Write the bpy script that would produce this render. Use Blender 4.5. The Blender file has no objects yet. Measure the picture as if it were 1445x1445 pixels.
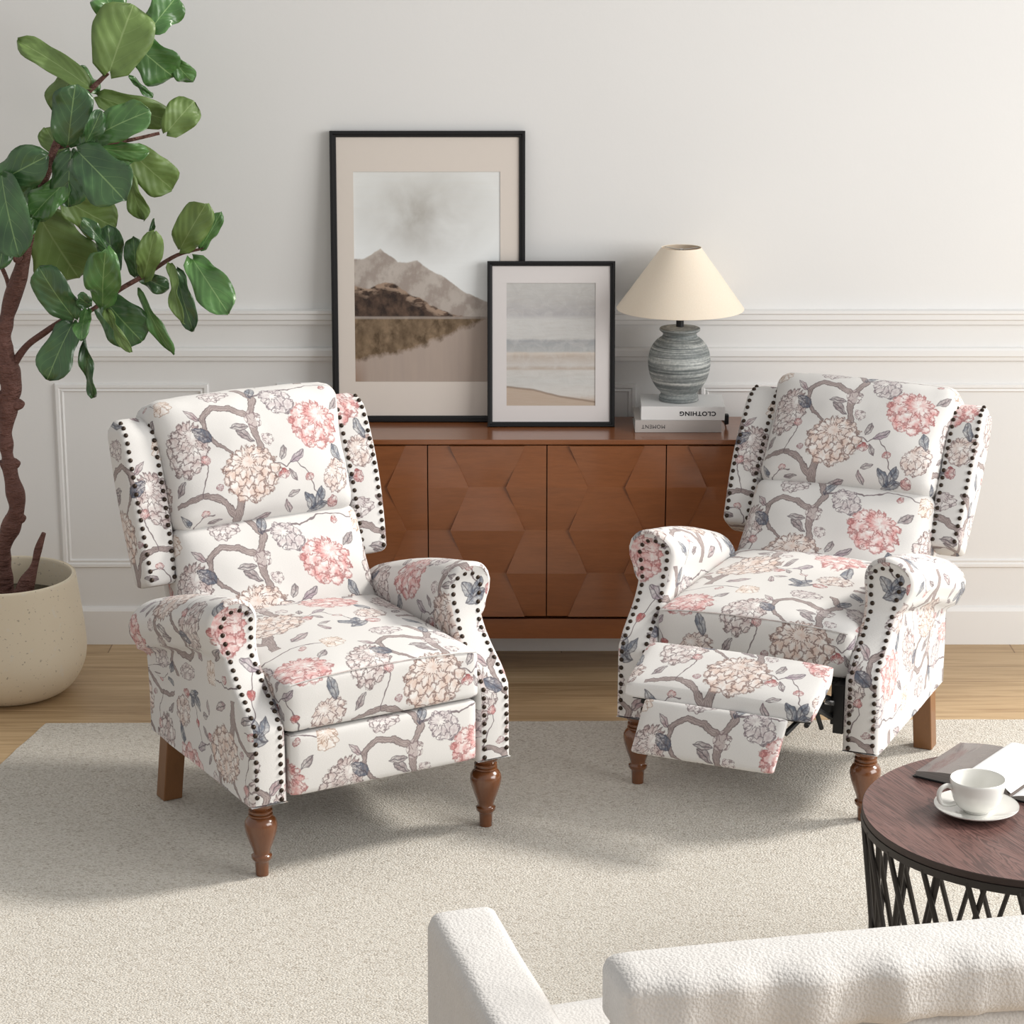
import bpy, bmesh, math, random
from mathutils import Vector, Matrix, noise
PI = math.pi
random.seed(7)
S = bpy.context.scene
C = S.collection
def R(a): return math.radians(a)

# ------------------------------------------------------------ camera, world, sun, exposure
CAM_H, F_PX = 2.2, 3430.0
TH = math.atan((722.5 + 200) / F_PX)
cam_d = bpy.data.cameras.new('camera'); cam = bpy.data.objects.new('camera', cam_d); C.objects.link(cam)
cam.location = (0, 0, CAM_H); cam.rotation_euler = (PI / 2 - TH, 0, 0)
cam_d.sensor_width = 36; cam_d.lens = 36 * F_PX / 1445; cam_d.clip_end = 60
S.camera = cam
W = bpy.data.worlds.new('world'); S.world = W; W.use_nodes = True
W.node_tree.nodes['Background'].inputs[0].default_value = (1.0, 0.985, 0.965, 1)
W.node_tree.nodes['Background'].inputs[1].default_value = 0.55
sd = bpy.data.lights.new('sun', 'SUN'); sun = bpy.data.objects.new('sun', sd); C.objects.link(sun)
sd.energy = 3.4; sd.angle = R(11); sd.color = (1.0, 0.955, 0.89)
SUN_AZ, SUN_EL = R(15), R(38)
sv = Vector((math.cos(SUN_AZ) * math.cos(SUN_EL), math.sin(SUN_AZ) * math.cos(SUN_EL), math.sin(SUN_EL)))
sun.rotation_euler = sv.to_track_quat('Z', 'Y').to_euler(); sun.location = (4, 5, 4)
ad = bpy.data.lights.new('window_light', 'AREA'); al = bpy.data.objects.new('window_light', ad); C.objects.link(al)
ad.shape = 'RECTANGLE'; ad.size = 3.6; ad.size_y = 2.6; ad.energy = 215; ad.color = (1.0, 0.99, 0.97)
al.location = (4.5, 3.3, 2.2); al.rotation_euler = (Vector((4.5, 3.3, 2.2)) - Vector((-0.4, 6.1, 0.8))).to_track_quat('Z', 'Y').to_euler()
S.view_settings.view_transform = 'Standard'; S.view_settings.look = 'None'
S.view_settings.gamma = 1; S.view_settings.use_curve_mapping = False
S.view_settings.exposure = 0.0

# ------------------------------------------------------------ node helpers
class X:
    """a float socket with operators, each one a Math node"""
    def __init__(s, t, k): s.t, s.k = t, k
    def _m(s, op, *a, clamp=False):
        n = s.t.nodes.new('ShaderNodeMath'); n.operation = op; n.use_clamp = clamp
        for i, v in enumerate((s,) + a):
            if isinstance(v, X): s.t.links.new(v.k, n.inputs[i])
            else: n.inputs[i].default_value = v
        return X(s.t, n.outputs[0])
    def __add__(s, o): return s._m('ADD', o)
    __radd__ = __add__
    def __sub__(s, o): return s._m('SUBTRACT', o)
    def __rsub__(s, o): return s._m('MULTIPLY_ADD', -1.0, o)
    def __mul__(s, o): return s._m('MULTIPLY', o)
    __rmul__ = __mul__
    def __truediv__(s, o): return s._m('DIVIDE', o)
    def mad(s, a, b): return s._m('MULTIPLY_ADD', a, b)
    def abs(s): return s._m('ABSOLUTE')
    def sin(s): return s._m('SINE')
    def sqrt(s): return s._m('SQRT')
    def frac(s): return s._m('FRACT')
    def floor(s): return s._m('FLOOR')
    def min(s, o): return s._m('MINIMUM', o)
    def max(s, o): return s._m('MAXIMUM', o)
    def pow(s, o): return s._m('POWER', o)
    def clamp(s): return s._m('ADD', 0.0, clamp=True)
    def below(s, thr, k=900.0): return s._m('MULTIPLY_ADD', -k, thr * k + .5 if not isinstance(thr, X) else thr.mad(k, .5), clamp=True)
    def above(s, thr, k=900.0): return s._m('MULTIPLY_ADD', k, -thr * k + .5, clamp=True)

class Mat:
    def __init__(s, name, rough=.6, spec=.5, metal=0.0, col=None, **kw):
        s.m = bpy.data.materials.new(name); s.m.use_nodes = True
        s.t = s.m.node_tree; s.b = s.t.nodes['Principled BSDF']
        s.b.inputs['Roughness'].default_value = rough
        s.b.inputs['Specular IOR Level'].default_value = spec
        s.b.inputs['Metallic'].default_value = metal
        for k, v in kw.items(): s.b.inputs[k].default_value = v
        if col is not None: s.b.inputs['Base Color'].default_value = (*col, 1)
    def coord(s, which='Object'):
        n = s.t.nodes.new('ShaderNodeTexCoord'); return n.outputs[which]
    def xyz(s, vec):
        n = s.t.nodes.new('ShaderNodeSeparateXYZ'); s.t.links.new(vec, n.inputs[0])
        return [X(s.t, n.outputs[i]) for i in range(3)]
    def rgb(s, c):
        n = s.t.nodes.new('ShaderNodeSeparateColor'); s.t.links.new(c, n.inputs[0])
        return [X(s.t, n.outputs[i]) for i in range(3)]
    def vec(s, x, y, z=0.0):
        n = s.t.nodes.new('ShaderNodeCombineXYZ')
        for i, v in enumerate((x, y, z)):
            if isinstance(v, X): s.t.links.new(v.k, n.inputs[i])
            else: n.inputs[i].default_value = v
        return n.outputs[0]
    def map(s, vec, scale=(1, 1, 1), loc=(0, 0, 0), rot=(0, 0, 0)):
        n = s.t.nodes.new('ShaderNodeMapping'); s.t.links.new(vec, n.inputs[0])
        n.inputs['Scale'].default_value = scale; n.inputs['Location'].default_value = loc; n.inputs['Rotation'].default_value = rot
        return n.outputs[0]
    def noise(s, vec, scale, detail=2.0, rough=.5, dist=0.0, out='Fac', dims='3D'):
        n = s.t.nodes.new('ShaderNodeTexNoise'); n.noise_dimensions = dims
        if vec is not None: s.t.links.new(vec, n.inputs['Vector'])
        n.inputs['Scale'].default_value = scale; n.inputs['Detail'].default_value = detail
        n.inputs['Roughness'].default_value = rough; n.inputs['Distortion'].default_value = dist
        return X(s.t, n.outputs[0]) if out == 'Fac' else n.outputs[1]
    def voro(s, vec, scale, feature='F1', out='Distance', rnd=1.0):
        n = s.t.nodes.new('ShaderNodeTexVoronoi'); n.feature = feature
        s.t.links.new(vec, n.inputs['Vector']); n.inputs['Scale'].default_value = scale
        n.inputs['Randomness'].default_value = rnd
        return X(s.t, n.outputs[out]) if out == 'Distance' else n.outputs[out]
    def ramp(s, x, stops, interp='LINEAR'):
        n = s.t.nodes.new('ShaderNodeValToRGB'); n.color_ramp.interpolation = interp
        e = n.color_ramp.elements
        while len(e) < len(stops): e.new(.5)
        for i, (p, c) in enumerate(stops):
            e[i].position = p; e[i].color = (*c, 1) if isinstance(c, tuple) else (c, c, c, 1)
        s.t.links.new(x.k, n.inputs[0]); return n.outputs[0]
    def fn(s, x, pts):                       # piecewise linear function 0..1
        o = s.ramp(x, [(a, float(b)) for a, b in pts])
        return X(s.t, o)
    def mix(s, fac, a, b, mode='MIX'):
        n = s.t.nodes.new('ShaderNodeMix'); n.data_type = 'RGBA'; n.blend_type = mode
        for i, v in ((0, fac), (6, a), (7, b)):
            if isinstance(v, X): s.t.links.new(v.k, n.inputs[i])
            elif isinstance(v, tuple): n.inputs[i].default_value = (*v, 1)
            elif isinstance(v, (int, float)): n.inputs[i].default_value = v
            else: s.t.links.new(v, n.inputs[i])
        return n.outputs[2]
    def color(s, o): s.t.links.new(o, s.b.inputs['Base Color']); return s
    def rough(s, x): s.t.links.new(x.k, s.b.inputs['Roughness']); return s
    def bump(s, x, dist=.001, strength=1.0):
        n = s.t.nodes.new('ShaderNodeBump'); n.inputs['Distance'].default_value = dist; n.inputs['Strength'].default_value = strength
        s.t.links.new(x.k, n.inputs['Height']); s.t.links.new(n.outputs[0], s.b.inputs['Normal']); return s

M = {}
# ------------------------------------------------------------ floral linen
def floral():
    q = Mat('floral_linen', rough=.88, spec=.25)
    uv = q.coord('UV'); u0, v0, _ = q.xyz(uv)
    wv = q.noise(uv, 28, 2, out='Color', dims='2D'); wx, wy, _ = q.rgb(wv)
    TX, TY = .50, .38
    rowv = (v0 / TY)
    row = rowv.floor()
    x = ((u0 / TX) + row * .5).frac() * TX + (wx - .5) * .018
    y = rowv.frac() * TY + (wy - .5) * .018
    fine = q.noise(uv, 150, 2, dims='2D')
    mid = q.noise(uv, 45, 3, .6, dims='2D')
    big = q.noise(uv, 9, 1, dims='2D')
    weave = q.noise(q.map(uv, (260, 1600, 1)), 1.0, 1, dims='2D')
    col = q.mix((weave - .35) * .9, (.665, .652, .635), (.575, .56, .54))
    ink = (.10, .075, .08)
    # branches as distances to capsules
    def seg(ax, ay, bx, by):
        px, py = x - ax, y - ay; dx, dy = bx - ax, by - ay; L = dx * dx + dy * dy
        h = (px * (dx / L)).mad(1.0, py * (dy / L)).clamp()
        ex, ey = h.mad(-dx, px), h.mad(-dy, py)
        return (ex * ex + ey * ey).sqrt()
    def poly(pts, w0, w1):
        d = None; n = len(pts) - 1
        for i in range(n):
            w = w0 + (w1 - w0) * i / max(1, n - 1)
            e = seg(*pts[i], *pts[i + 1]) - w
            d = e if d is None else d.min(e)
        return d
    thick = poly([(.156, 0), (.162, .06), (.180, .11), (.235, .17), (.243, .20), (.233, .275), (.258, .325), (.223, .378)], .0115, .0080)
    arch = poly([(.235, .275), (.19, .305), (.145, .312), (.112, .285), (.116, .245), (.135, .222), (.165, .20)], .0088, .0045)
    low = poly([(.156, .045), (.125, .085), (.085, .104), (.04, .10), (.0, .088)], .0080, .0060)
    thin = poly([(.245, .20), (.275, .165), (.30, .15), (.335, .165), (.36, .125)], .0014, .0010)
    thin = thin.min(poly([(.255, .33), (.30, .345), (.36, .34), (.43, .36), (.5, .345)], .002, .0012))
    thin = thin.min(poly([(.07, .10), (.085, .135), (.098, .165), (.092, .19)], .0011, .0009))
    thin = thin.min(poly([(.36, .125), (.375, .085), (.40, .05), (.43, .04)], .0011, .0009))
    thin = thin.min(poly([(.04, .0), (.05, .035), (.075, .06), (.10, .055)], .0011, .0009))
    bd = thick.min(arch).min(low)
    bd2 = bd + (fine - .5) * .004
    bark = q.mix((mid - .3) * 1.6, (.34, .275, .26), (.15, .11, .105))
    col = q.mix(bd2.below(0.0, 700) * .85, col, bark)
    col = q.mix((bd2 + .0004).abs().below(.0009, 900) * .8, col, ink)
    strk = (bd * 1500 + mid * 14).sin().above(.55, 5)
    col = q.mix(strk * bd2.below(-.0005, 700) * .55, col, (.16, .11, .115))
    col = q.mix((thin - .0004).below(0.0, 1100) * .9, col, (.15, .115, .125))
    st = {'x': x, 'y': y, 'n': 0, 'mid': mid, 'fine': fine}
    def thread(col):                     # chains the motifs so that the shader is evaluated one motif at a time
        st['n'] += 1
        if st['n'] % 4 == 0:
            r_, _, _ = q.rgb(col); tk = r_ * 1e-9
            for k_ in ('x', 'y', 'mid', 'fine'): st[k_] = st[k_] + tk
    def polar(cx, cy, rx, ry, rot=0.0):
        x, y = st['x'], st['y']
        c, s_ = math.cos(rot), math.sin(rot)
        px, py = x - cx, y - cy
        a = (px * (c / rx)).mad(1.0, py * (s_ / rx)); b = (px * (-s_ / ry)).mad(1.0, py * (c / ry))
        r = (a * a + b * b).sqrt(); ang = b._m('ARCTAN2', a)
        return a, b, r, ang
    def flower(col, cx, cy, rx, ry, n, fill, line, rot=0.0, rings=11., amp=.12, alpha=.75):
        thread(col); mid, fine = st['mid'], st['fine']
        a, b, r, ang = polar(cx, cy, rx, ry, rot)
        if rx > .02:
            b2 = b - .55; r = r - b * .06; r0 = r
            rf = (a * a + b2 * b2).sqrt(); ang = b2._m('ARCTAN2', a); n = n * 1.7
        pet = (ang * n).sin().abs()
        rr = r + (fine - .5) * .22 - pet * amp
        m = rr.below(.92, 14)
        blot = ((mid - .30) * 2.6).clamp()
        col = q.mix(m * (.85 if rx > .02 else .3), col, (.77, .75, .73)); col = q.mix(m * blot * alpha, col, fill)
        if rx > .02: r = rf
        ringf = ((r * rings * .8) + pet * 2.2 + fine * 2.2).sin().above(.86, 5)
        rad = (ang * (n * 1.6) + r * 3.0 + fine * 4.0).sin().above(.88, 6) * r.above(.25, 6)
        col = q.mix(ringf.max(rad) * m * .72, col, line)
        col = q.mix((rr - .9).abs().below(.035, 18) * .7, col, line)
        return col
    def leaf(col, cx, cy, L, w, rot, fill, line=(.07, .06, .075), alpha=.9):
        thread(col); mid, fine = st['mid'], st['fine']
        L, w = L * 1.22, w * 1.25
        a, b, _, _2 = polar(cx, cy, L, L, rot)
        h = (1.0 - a * a) * (w / L)
        e = b.abs() - h + (fine - .5) * .10
        m = e.below(0.0, 12) * a.abs().below(1.0, 12)
        col = q.mix(m * ((mid - .18) * 2.2).clamp() * alpha, col, fill)
        vein = (b.abs() * 16 - a * 14).sin().above(.7, 3) * .45
        col = q.mix(m * vein.max(b.abs().below(.05, 20)).max((e + .08).above(0.0, 14)) * .75, col, line)
        return col
    peach, rose, mauve, blue, taupe, red = (.60, .42, .34), (.60, .29, .28), (.38, .27, .285), (.10, .125, .17), (.27, .215, .22), (.42, .13, .125)
    ln, lr = (.13, .06, .05), (.30, .10, .10)
    col = flower(col, .208, .140, .076, .064, 5, peach, ln, .2, 24)
    col = flower(col, .055, .215, .050, .068, 5, (.42, .31, .30), (.10, .06, .065), -.5, 24, alpha=.8)
    col = flower(col, .400, .240, .066, .055, 4, rose, lr, -.4, 13, .16, .95)
    col = flower(col, .165, .352, .040, .024, 4, (.40, .32, .33), (.12, .08, .09), .1, 14, alpha=.7)
    col = flower(col, .448, .112, .044, .036, 4, (.50, .36, .31), (.14, .08, .08), .8, 16, alpha=.75)
    col = flower(col, .318, .312, .034, .042, 3.5, (.38, .30, .32), (.11, .08, .10), .8, 15, alpha=.7)
    col = flower(col, .239, .272, .018, .018, 2.5, (.50, .42, .41), (.15, .1, .11), 0, 7, .3)
    col = flower(col, .268, .222, .013, .013, 2.5, (.55, .47, .47), (.15, .1, .11), .5, 7, .3)
    col = flower(col, .02, .335, .030, .028, 4, (.62, .47, .37), (.3, .18, .12), 0, 9, alpha=.6)
    for (cx, cy, r_, f_) in ((.294, .133, .013, red), (.362, .118, .010, red), (.425, .052, .017, red), (.075, .065, .010, rose), (.094, .192, .012, rose), (.45, .34, .010, red), (.118, .118, .010, mauve)):
        col = flower(col, cx, cy, r_, r_, 2.5, f_, (.2, .08, .09), cx * 20, 8, .1, 1.0)
    for (cx, cy, L, w, rot, f_) in ((.103, .250, .022, .014, -.7, blue), (.382, .040, .026, .012, .5, blue), (.362, .060, .022, .011, 2.2, blue), (.388, .068, .020, .010, 1.2, blue),
                                   (.340, .170, .020, .009, .5, (.35, .28, .32)), (.300, .185, .016, .006, 1.1, taupe), (.318, .130, .016, .006, -.9, taupe), (.225, .028, .026, .010, .45, mauve),
                                   (.205, .235, .022, .009, 2.6, taupe), (.200, .255, .020, .008, -.1, taupe), (.262, .350, .022, .010, 1.3, blue), (.455, .17, .022, .010, 1.9, blue),
                                   (.022, .13, .018, .007, .8, taupe), (.02, .045, .022, .010, -.9, blue), (.098, .035, .016, .006, .3, taupe), (.09, .30, .018, .008, 2.4, mauve),
                                   (.475, .29, .020, .008, .7, taupe), (.30, .055, .020, .007, -1.3, mauve), (.315, .085, .014, .006, .3, taupe)):
        col = leaf(col, cx, cy, L, w, rot, f_)
    q.color(col)
    q.bump(weave, .0008, .5)
    q.b.inputs['Sheen Weight'].default_value = .15
    return q.m
M['fabric'] = floral()

def wood(name, c1, c2, scale=(1.2, 14, 14), rough=.35, bands=9., coat=0.0, bmp=.0003):
    q = Mat(name, rough=rough, spec=.45)
    o = q.map(q.coord('Object'), scale)
    n1 = q.noise(o, bands * .35, 5, .6, 1.2); n2 = q.noise(o, bands * 3.5, 3, .65)
    q.color(q.mix((n1 * .7 + n2 * .45 - .18).clamp(), c1, c2)); q.bump(n2, bmp, .5)
    q.b.inputs['Coat Weight'].default_value = coat; q.b.inputs['Coat Roughness'].default_value = .12
    return q.m
M['walnut'] = wood('walnut_veneer', (.165, .052, .015), (.34, .120, .040), (1, 8, 8), .28, 8., .6)
M['leg'] = wood('stained_leg_wood', (.10, .032, .010), (.20, .070, .021), (20, 20, 2), .22, 4., .8)
M['legraw'] = wood('tapered_leg_wood', (.16, .068, .023), (.26, .118, .042), (20, 20, 2), .4, 4., .2)
M['nail'] = Mat('bronze_nail', .42, .5, .85, (.045, .032, .024)).m
M['black'] = Mat('black_metal', .45, .5, .3, (.012, .012, .013)).m
M['steel'] = Mat('bright_bolt', .25, .5, .9, (.6, .6, .6)).m
M['lining_cloth'] = Mat('black_underlining', .9, .2, 0, (.02, .02, .02)).m  # plain black cloth for the lining under the chair seats

def wall_mat():
    q = Mat('wall_paint', .72, .3)
    o = q.coord('Object'); n = q.noise(o, 90, 3); n2 = q.noise(o, 1.5, 2)
    q.color(q.mix(n2, (.79, .785, .775), (.745, .74, .73))); q.bump(n, .0006, .35); return q.m
M['wall'] = wall_mat()
M['trim'] = Mat('white_trim', .5, .4, 0, (.80, .795, .785)).m

def floor_mat():
    q = Mat('oak_planks', .42, .4)
    o = q.coord('Object'); x, y, z = q.xyz(o)
    row = (y / .125).floor(); xo = x / 1.3 + (row * 0.37).frac() * 3.1
    cell = q.vec(xo.floor(), row, 0.0)
    wn = q.t.nodes.new('ShaderNodeTexWhiteNoise'); q.t.links.new(cell, wn.inputs[0]); rnd = X(q.t, wn.outputs[0])
    g = q.vec(x * 2.0 + rnd * 30, y * 34, rnd * 9)
    n1 = q.noise(g, 1.3, 5, .62, .8); n2 = q.noise(q.vec(x * 5, y * 160, 0.0), 1.0, 3)
    t = (n1 * 1.3 - .35 + n2 * .25 + (rnd - .5) * .22).clamp()
    c = q.ramp(t, [(0, (.27, .165, .078)), (.45, (.49, .345, .195)), (1, (.66, .50, .315))])
    gap = ((y / .125).frac() - .5).abs().above(.492, 150).max((xo.frac() - .5).abs().above(.4987, 900))
    q.color(q.mix(gap * .7, c, (.12, .06, .025))); q.bump(n1, .0006, .3)
    return q.m
M['floor'] = floor_mat()

def rug_mat():
    q = Mat('wool_loops', .95, .15)
    o = q.coord('Object')
    row = q.map(o, (1, 1.6, 1), rot=(0, 0, .35))
    v = q.voro(row, 190, out='Distance'); cv = q.voro(row, 190, out='Color'); cx, _, _ = q.rgb(cv)
    n = q.noise(o, 330, 2); n3 = q.noise(o, 14, 3)
    c = q.ramp((cx * .75 + n * .5 - .1).clamp(), [(0, (.20, .165, .125)), (.10, (.38, .335, .28)), (.36, (.63, .595, .53)), (1, (.73, .705, .65))])
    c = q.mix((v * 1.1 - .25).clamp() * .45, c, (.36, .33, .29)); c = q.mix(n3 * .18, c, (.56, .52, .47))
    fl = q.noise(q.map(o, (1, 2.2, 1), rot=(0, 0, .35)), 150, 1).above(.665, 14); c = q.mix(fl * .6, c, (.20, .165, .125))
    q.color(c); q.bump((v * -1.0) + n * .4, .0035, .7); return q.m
M['rug'] = rug_mat()

# ------------------------------------------------------------ mesh helpers
def link(name, me, mat, parent=None, smooth=True):
    o = bpy.data.objects.new(name, me); C.objects.link(o)
    for m in (mat if isinstance(mat, (list, tuple)) else [mat]): me.materials.append(m)
    if smooth:
        for p in me.polygons: p.use_smooth = True
    if parent: o.parent = parent
    return o
def empty(name, loc, rz, label, cat, group=None):
    o = bpy.data.objects.new(name, None); C.objects.link(o); o.empty_display_size = .05
    o.location = loc; o.rotation_euler = (0, 0, rz); tag(o, label, cat, group); return o
def tag(o, label=None, cat=None, group=None, kind=None):
    for k, v in (('label', label), ('category', cat), ('group', group), ('kind', kind)):
        if v: o[k] = v
    return o
def struct(o, label=None): o['kind'] = 'structure'; return o

class MB:
    def __init__(s): s.bm = bmesh.new(); s.uv = s.bm.loops.layers.uv.new('UVMap'); s.mi = 0
    def grid(s, P, UV=None, closed_u=False, closed_v=False):
        """P[i][j] points; UV same shape (plus one column/row when closed)"""
        n, m = len(P), len(P[0]); V = [[s.bm.verts.new(p) for p in r] for r in P]
        for i in range(n if closed_u else n - 1):
            for j in range(m if closed_v else m - 1):
                a = [(i, j), ((i + 1), j), ((i + 1), (j + 1)), (i, (j + 1))]
                vs = [V[k % n][l % m] for k, l in a]
                if len(set(vs)) < 3: continue
                try: f = s.bm.faces.new(vs)
                except ValueError: continue
                f.material_index = s.mi
                if UV:
                    for lp, (k, l) in zip(f.loops, a): lp[s.uv].uv = UV[k][l]
        return V
    def ngon(s, pts, uv=None):
        f = s.bm.faces.new([s.bm.verts.new(p) for p in pts]); f.material_index = s.mi
        if uv:
            for lp, t in zip(f.loops, uv): lp[s.uv].uv = t
        return f
    def box(s, x0, x1, y0, y1, z0, z1, bev=0.0, seg=2, T=None):
        b = bmesh.new()
        r = bmesh.ops.create_cube(b, size=1)
        for v in b.verts: v.co = Vector(((x0 + x1) / 2 + v.co.x * (x1 - x0), (y0 + y1) / 2 + v.co.y * (y1 - y0), (z0 + z1) / 2 + v.co.z * (z1 - z0)))
        if bev: bmesh.ops.bevel(b, geom=list(b.edges), offset=bev, segments=seg, affect='EDGES', profile=.6)
        if T:
            for v in b.verts: v.co = T(v.co)
        s.merge(b)
    def merge(s, b):
        mp = {v: s.bm.verts.new(v.co) for v in b.verts}
        for f in b.faces:
            g = s.bm.faces.new([mp[v] for v in f.verts]); g.material_index = s.mi
            n = f.normal
            for lp in g.loops:
                c = lp.vert.co
                ax = max(range(3), key=lambda k: abs(f.normal[k])) if f.normal.length else 2
                lp[s.uv].uv = (c.y, c.z) if ax == 0 else ((c.x, c.z) if ax == 1 else (c.x, c.y))
        b.free()
    def lathe(s, prof, n=40, c=(0, 0), T=None):
        P = []; Lc = 0; U = []
        for i, (r, z) in enumerate(prof):
            if i: Lc += math.hypot(r - prof[i - 1][0], z - prof[i - 1][1])
            row = [Vector((c[0] + max(r, 1e-5) * math.cos(2 * PI * k / n), c[1] + max(r, 1e-5) * math.sin(2 * PI * k / n), z)) for k in range(n)]
            P.append([T(p) for p in row] if T else row); U.append([(k / n, Lc) for k in range(n + 1)])
        s.grid(P, U, closed_v=True)
    def tube(s, pts, rad, n=12, cap=True):
        pts = [Vector(p) for p in pts]; m = len(pts)
        rad = rad if isinstance(rad, (list, tuple)) else [rad] * m
        P = []; up = None; U = []; Lc = 0
        for i, p in enumerate(pts):
            t = (pts[min(i + 1, m - 1)] - pts[max(i - 1, 0)]).normalized()
            if up is None: up = t.orthogonal().normalized()
            up = (up - t * up.dot(t)).normalized(); w = t.cross(up)
            if i: Lc += (p - pts[i - 1]).length
            P.append([p + (up * math.cos(2 * PI * k / n) + w * math.sin(2 * PI * k / n)) * rad[i] for k in range(n)])
            U.append([(k / n, Lc) for k in range(n + 1)])
        V = s.grid(P, U, closed_v=True)
        if cap:
            for r in (V[0][::-1], V[-1]):
                f = s.bm.faces.new(r); f.material_index = s.mi
    def prism(s, poly, y0, y1, yfront=None):
        """polygon in x,z extruded in y; yfront gives a y per vertex for the front face"""
        yf = yfront or [y0] * len(poly)
        a = [s.bm.verts.new((p[0], yf[i], p[1])) for i, p in enumerate(poly)]
        b = [s.bm.verts.new((p[0], y1, p[1])) for p in poly]
        fs = [s.bm.faces.new(a), s.bm.faces.new(b[::-1])]
        for i in range(len(poly)):
            j = (i + 1) % len(poly); fs.append(s.bm.faces.new((a[j], a[i], b[i], b[j])))
        for f in fs: f.material_index = s.mi
    def build(s, name, mat, parent=None, smooth=True, angle=40, recalc=True, weld=0.0):
        if weld: bmesh.ops.remove_doubles(s.bm, verts=s.bm.verts, dist=weld)
        if recalc: bmesh.ops.recalc_face_normals(s.bm, faces=s.bm.faces)
        me = bpy.data.meshes.new(name); s.bm.to_mesh(me); s.bm.free()
        o = link(name, me, mat, parent, smooth)
        if smooth and angle < 180: me.set_sharp_from_angle(angle=R(angle))
        return o

def smooth_path(pts, k=6):
    """Catmull-Rom through tuples of any size"""
    out = []; n = len(pts)
    for i in range(n - 1):
        p0, p1, p2, p3 = pts[max(i - 1, 0)], pts[i], pts[i + 1], pts[min(i + 2, n - 1)]
        for j in range(k):
            t = j / k
            out.append(tuple(.5 * (2 * b + (-a + c) * t + (2 * a - 5 * b + 4 * c - d) * t * t + (-a + 3 * b - 3 * c + d) * t ** 3) for a, b, c, d in zip(p0, p1, p2, p3)))
    out.append(tuple(pts[-1])); return out
def lerp_tab(tab, t):
    if t <= tab[0][0]: return tab[0][1]
    for (a, b), (c, d) in zip(tab, tab[1:]):
        if t <= c:
            f = (t - a) / (c - a); f = f * f * (3 - 2 * f) if False else f
            return b + (d - b) * f
    return tab[-1][1]

def cushion(name, mat, parent, a, b, c, r, T, puff_f=.03, puff_t=.0, n=22, uvo=(0, 0), wr=.004, seed=0, shape=None):
    """rounded, bulging box, half sizes a (x) b (depth, front is -) c (height); T maps local to the thing's frame"""
    mb = MB(); bm = mb.bm; cache = {}
    def place(p):
        x, y, z = p
        q_ = Vector((max(-a + r, min(a - r, x)), max(-b + min(r, b), min(b - min(r, b), y)), max(-c + r, min(c - r, z))))
        d = Vector(p) - q_
        if d.length > 1e-9:
            rr = Vector((r, min(r, b), r)); L = max(abs(d.x) / rr.x, abs(d.y) / rr.y, abs(d.z) / rr.z); dn = Vector((d.x / rr.x, d.y / rr.y, d.z / rr.z))
            dn = dn * (L / dn.length); d = Vector((dn.x * rr.x, dn.y * rr.y, dn.z * rr.z))
        v = q_ + d
        fx = max(0, 1 - abs(v.x / a) ** 3); fz = max(0, 1 - abs(v.z / c) ** 3); fy = max(0, 1 - abs(v.y / b) ** 3)
        if puff_f: v.y -= puff_f * fx * fz * max(0, -v.y / b * .5 + .5)
        if puff_t: v.z += puff_t * max(0, 1 - abs(v.x / a) ** 2.4) * (.35 + .65 * fy) * max(0, v.z / c * .5 + .5)
        if shape: v = shape(v)
        k = Vector((v.x * 9 + seed * 3.1, v.y * 9, v.z * 9)); w = noise.noise(k) * wr + noise.noise(k * 2.7) * wr * .35
        v.y -= w; v.z += w * .6
        return T(v)
    def grid_face(f3, fuv, nu, nv):
        P = [[place(f3(i / nu * 2 - 1, j / nv * 2 - 1)) for j in range(nv + 1)] for i in range(nu + 1)]
        U = [[tuple(x + o for x, o in zip(fuv(i / nu * 2 - 1, j / nv * 2 - 1), uvo)) for j in range(nv + 1)] for i in range(nu + 1)]
        mb.grid(P, U)
    m = max(6, int(n * b / a))
    grid_face(lambda s, t: (s * a, -b, t * c), lambda s, t: (s * a, t * c), n, n)
    grid_face(lambda s, t: (s * a, b, t * c), lambda s, t: (s * a, t * c), n, n)
    grid_face(lambda s, t: (s * a, t * b, c), lambda s, t: (s * a, c + (t + 1) * b), n, m)
    grid_face(lambda s, t: (s * a, t * b, -c), lambda s, t: (s * a, -c - (t + 1) * b), n, m)
    grid_face(lambda s, t: (a, s * b, t * c), lambda s, t: (a + (s + 1) * b, t * c), m, n)
    grid_face(lambda s, t: (-a, s * b, t * c), lambda s, t: (-a - (s + 1) * b, t * c), m, n)
    return mb.build(name, mat, parent, angle=60, weld=1e-5)

# ------------------------------------------------------------ room
WY = 6.718; CY = 7.5
def bx(name, mat, x0, x1, y0, y1, z0, z1, bev=0.0, parent=None, smooth=False, seg=2):
    mb = MB(); mb.box(x0, x1, y0, y1, z0, z1, bev, seg); return mb.build(name, mat, parent, smooth=smooth, angle=40)
struct(bx('floor', M['floor'], -2.6, 2.9, 1.0, WY + .1, -.05, 0))
struct(bx('wall_back', M['wall'], -2.6, 2.9, WY, WY + .1, 0, 2.8))
def moulding(name, x0, x1, prof):
    """prof: list of (depth from wall, z), extruded along x"""
    mb = MB(); P = [[(x, WY - d, z) for d, z in prof] for x in (x0, x1)]
    mb.grid(P); mb.ngon([(x0, WY - d, z) for d, z in prof]); mb.ngon([(x1, WY - d, z) for d, z in prof])
    return struct(mb.build(name, M['trim'], None, smooth=False))
moulding('trim_1', -2.6, 2.9, [(0, .937), (.010, .939), (.012, .950), (.017, .954), (.018, .968), (.022, .972), (.022, .980), (0, .982)])
moulding('trim_2', -2.6, 2.9, [(0, .834), (.010, .836), (.012, .846), (.016, .850), (.016, .866), (.012, .872), (0, .874)])
moulding('baseboard_back', -2.6, 2.9, [(0, 0), (.016, 0), (.016, .100), (.012, .106), (.008, .110), (0, .112)])
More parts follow.
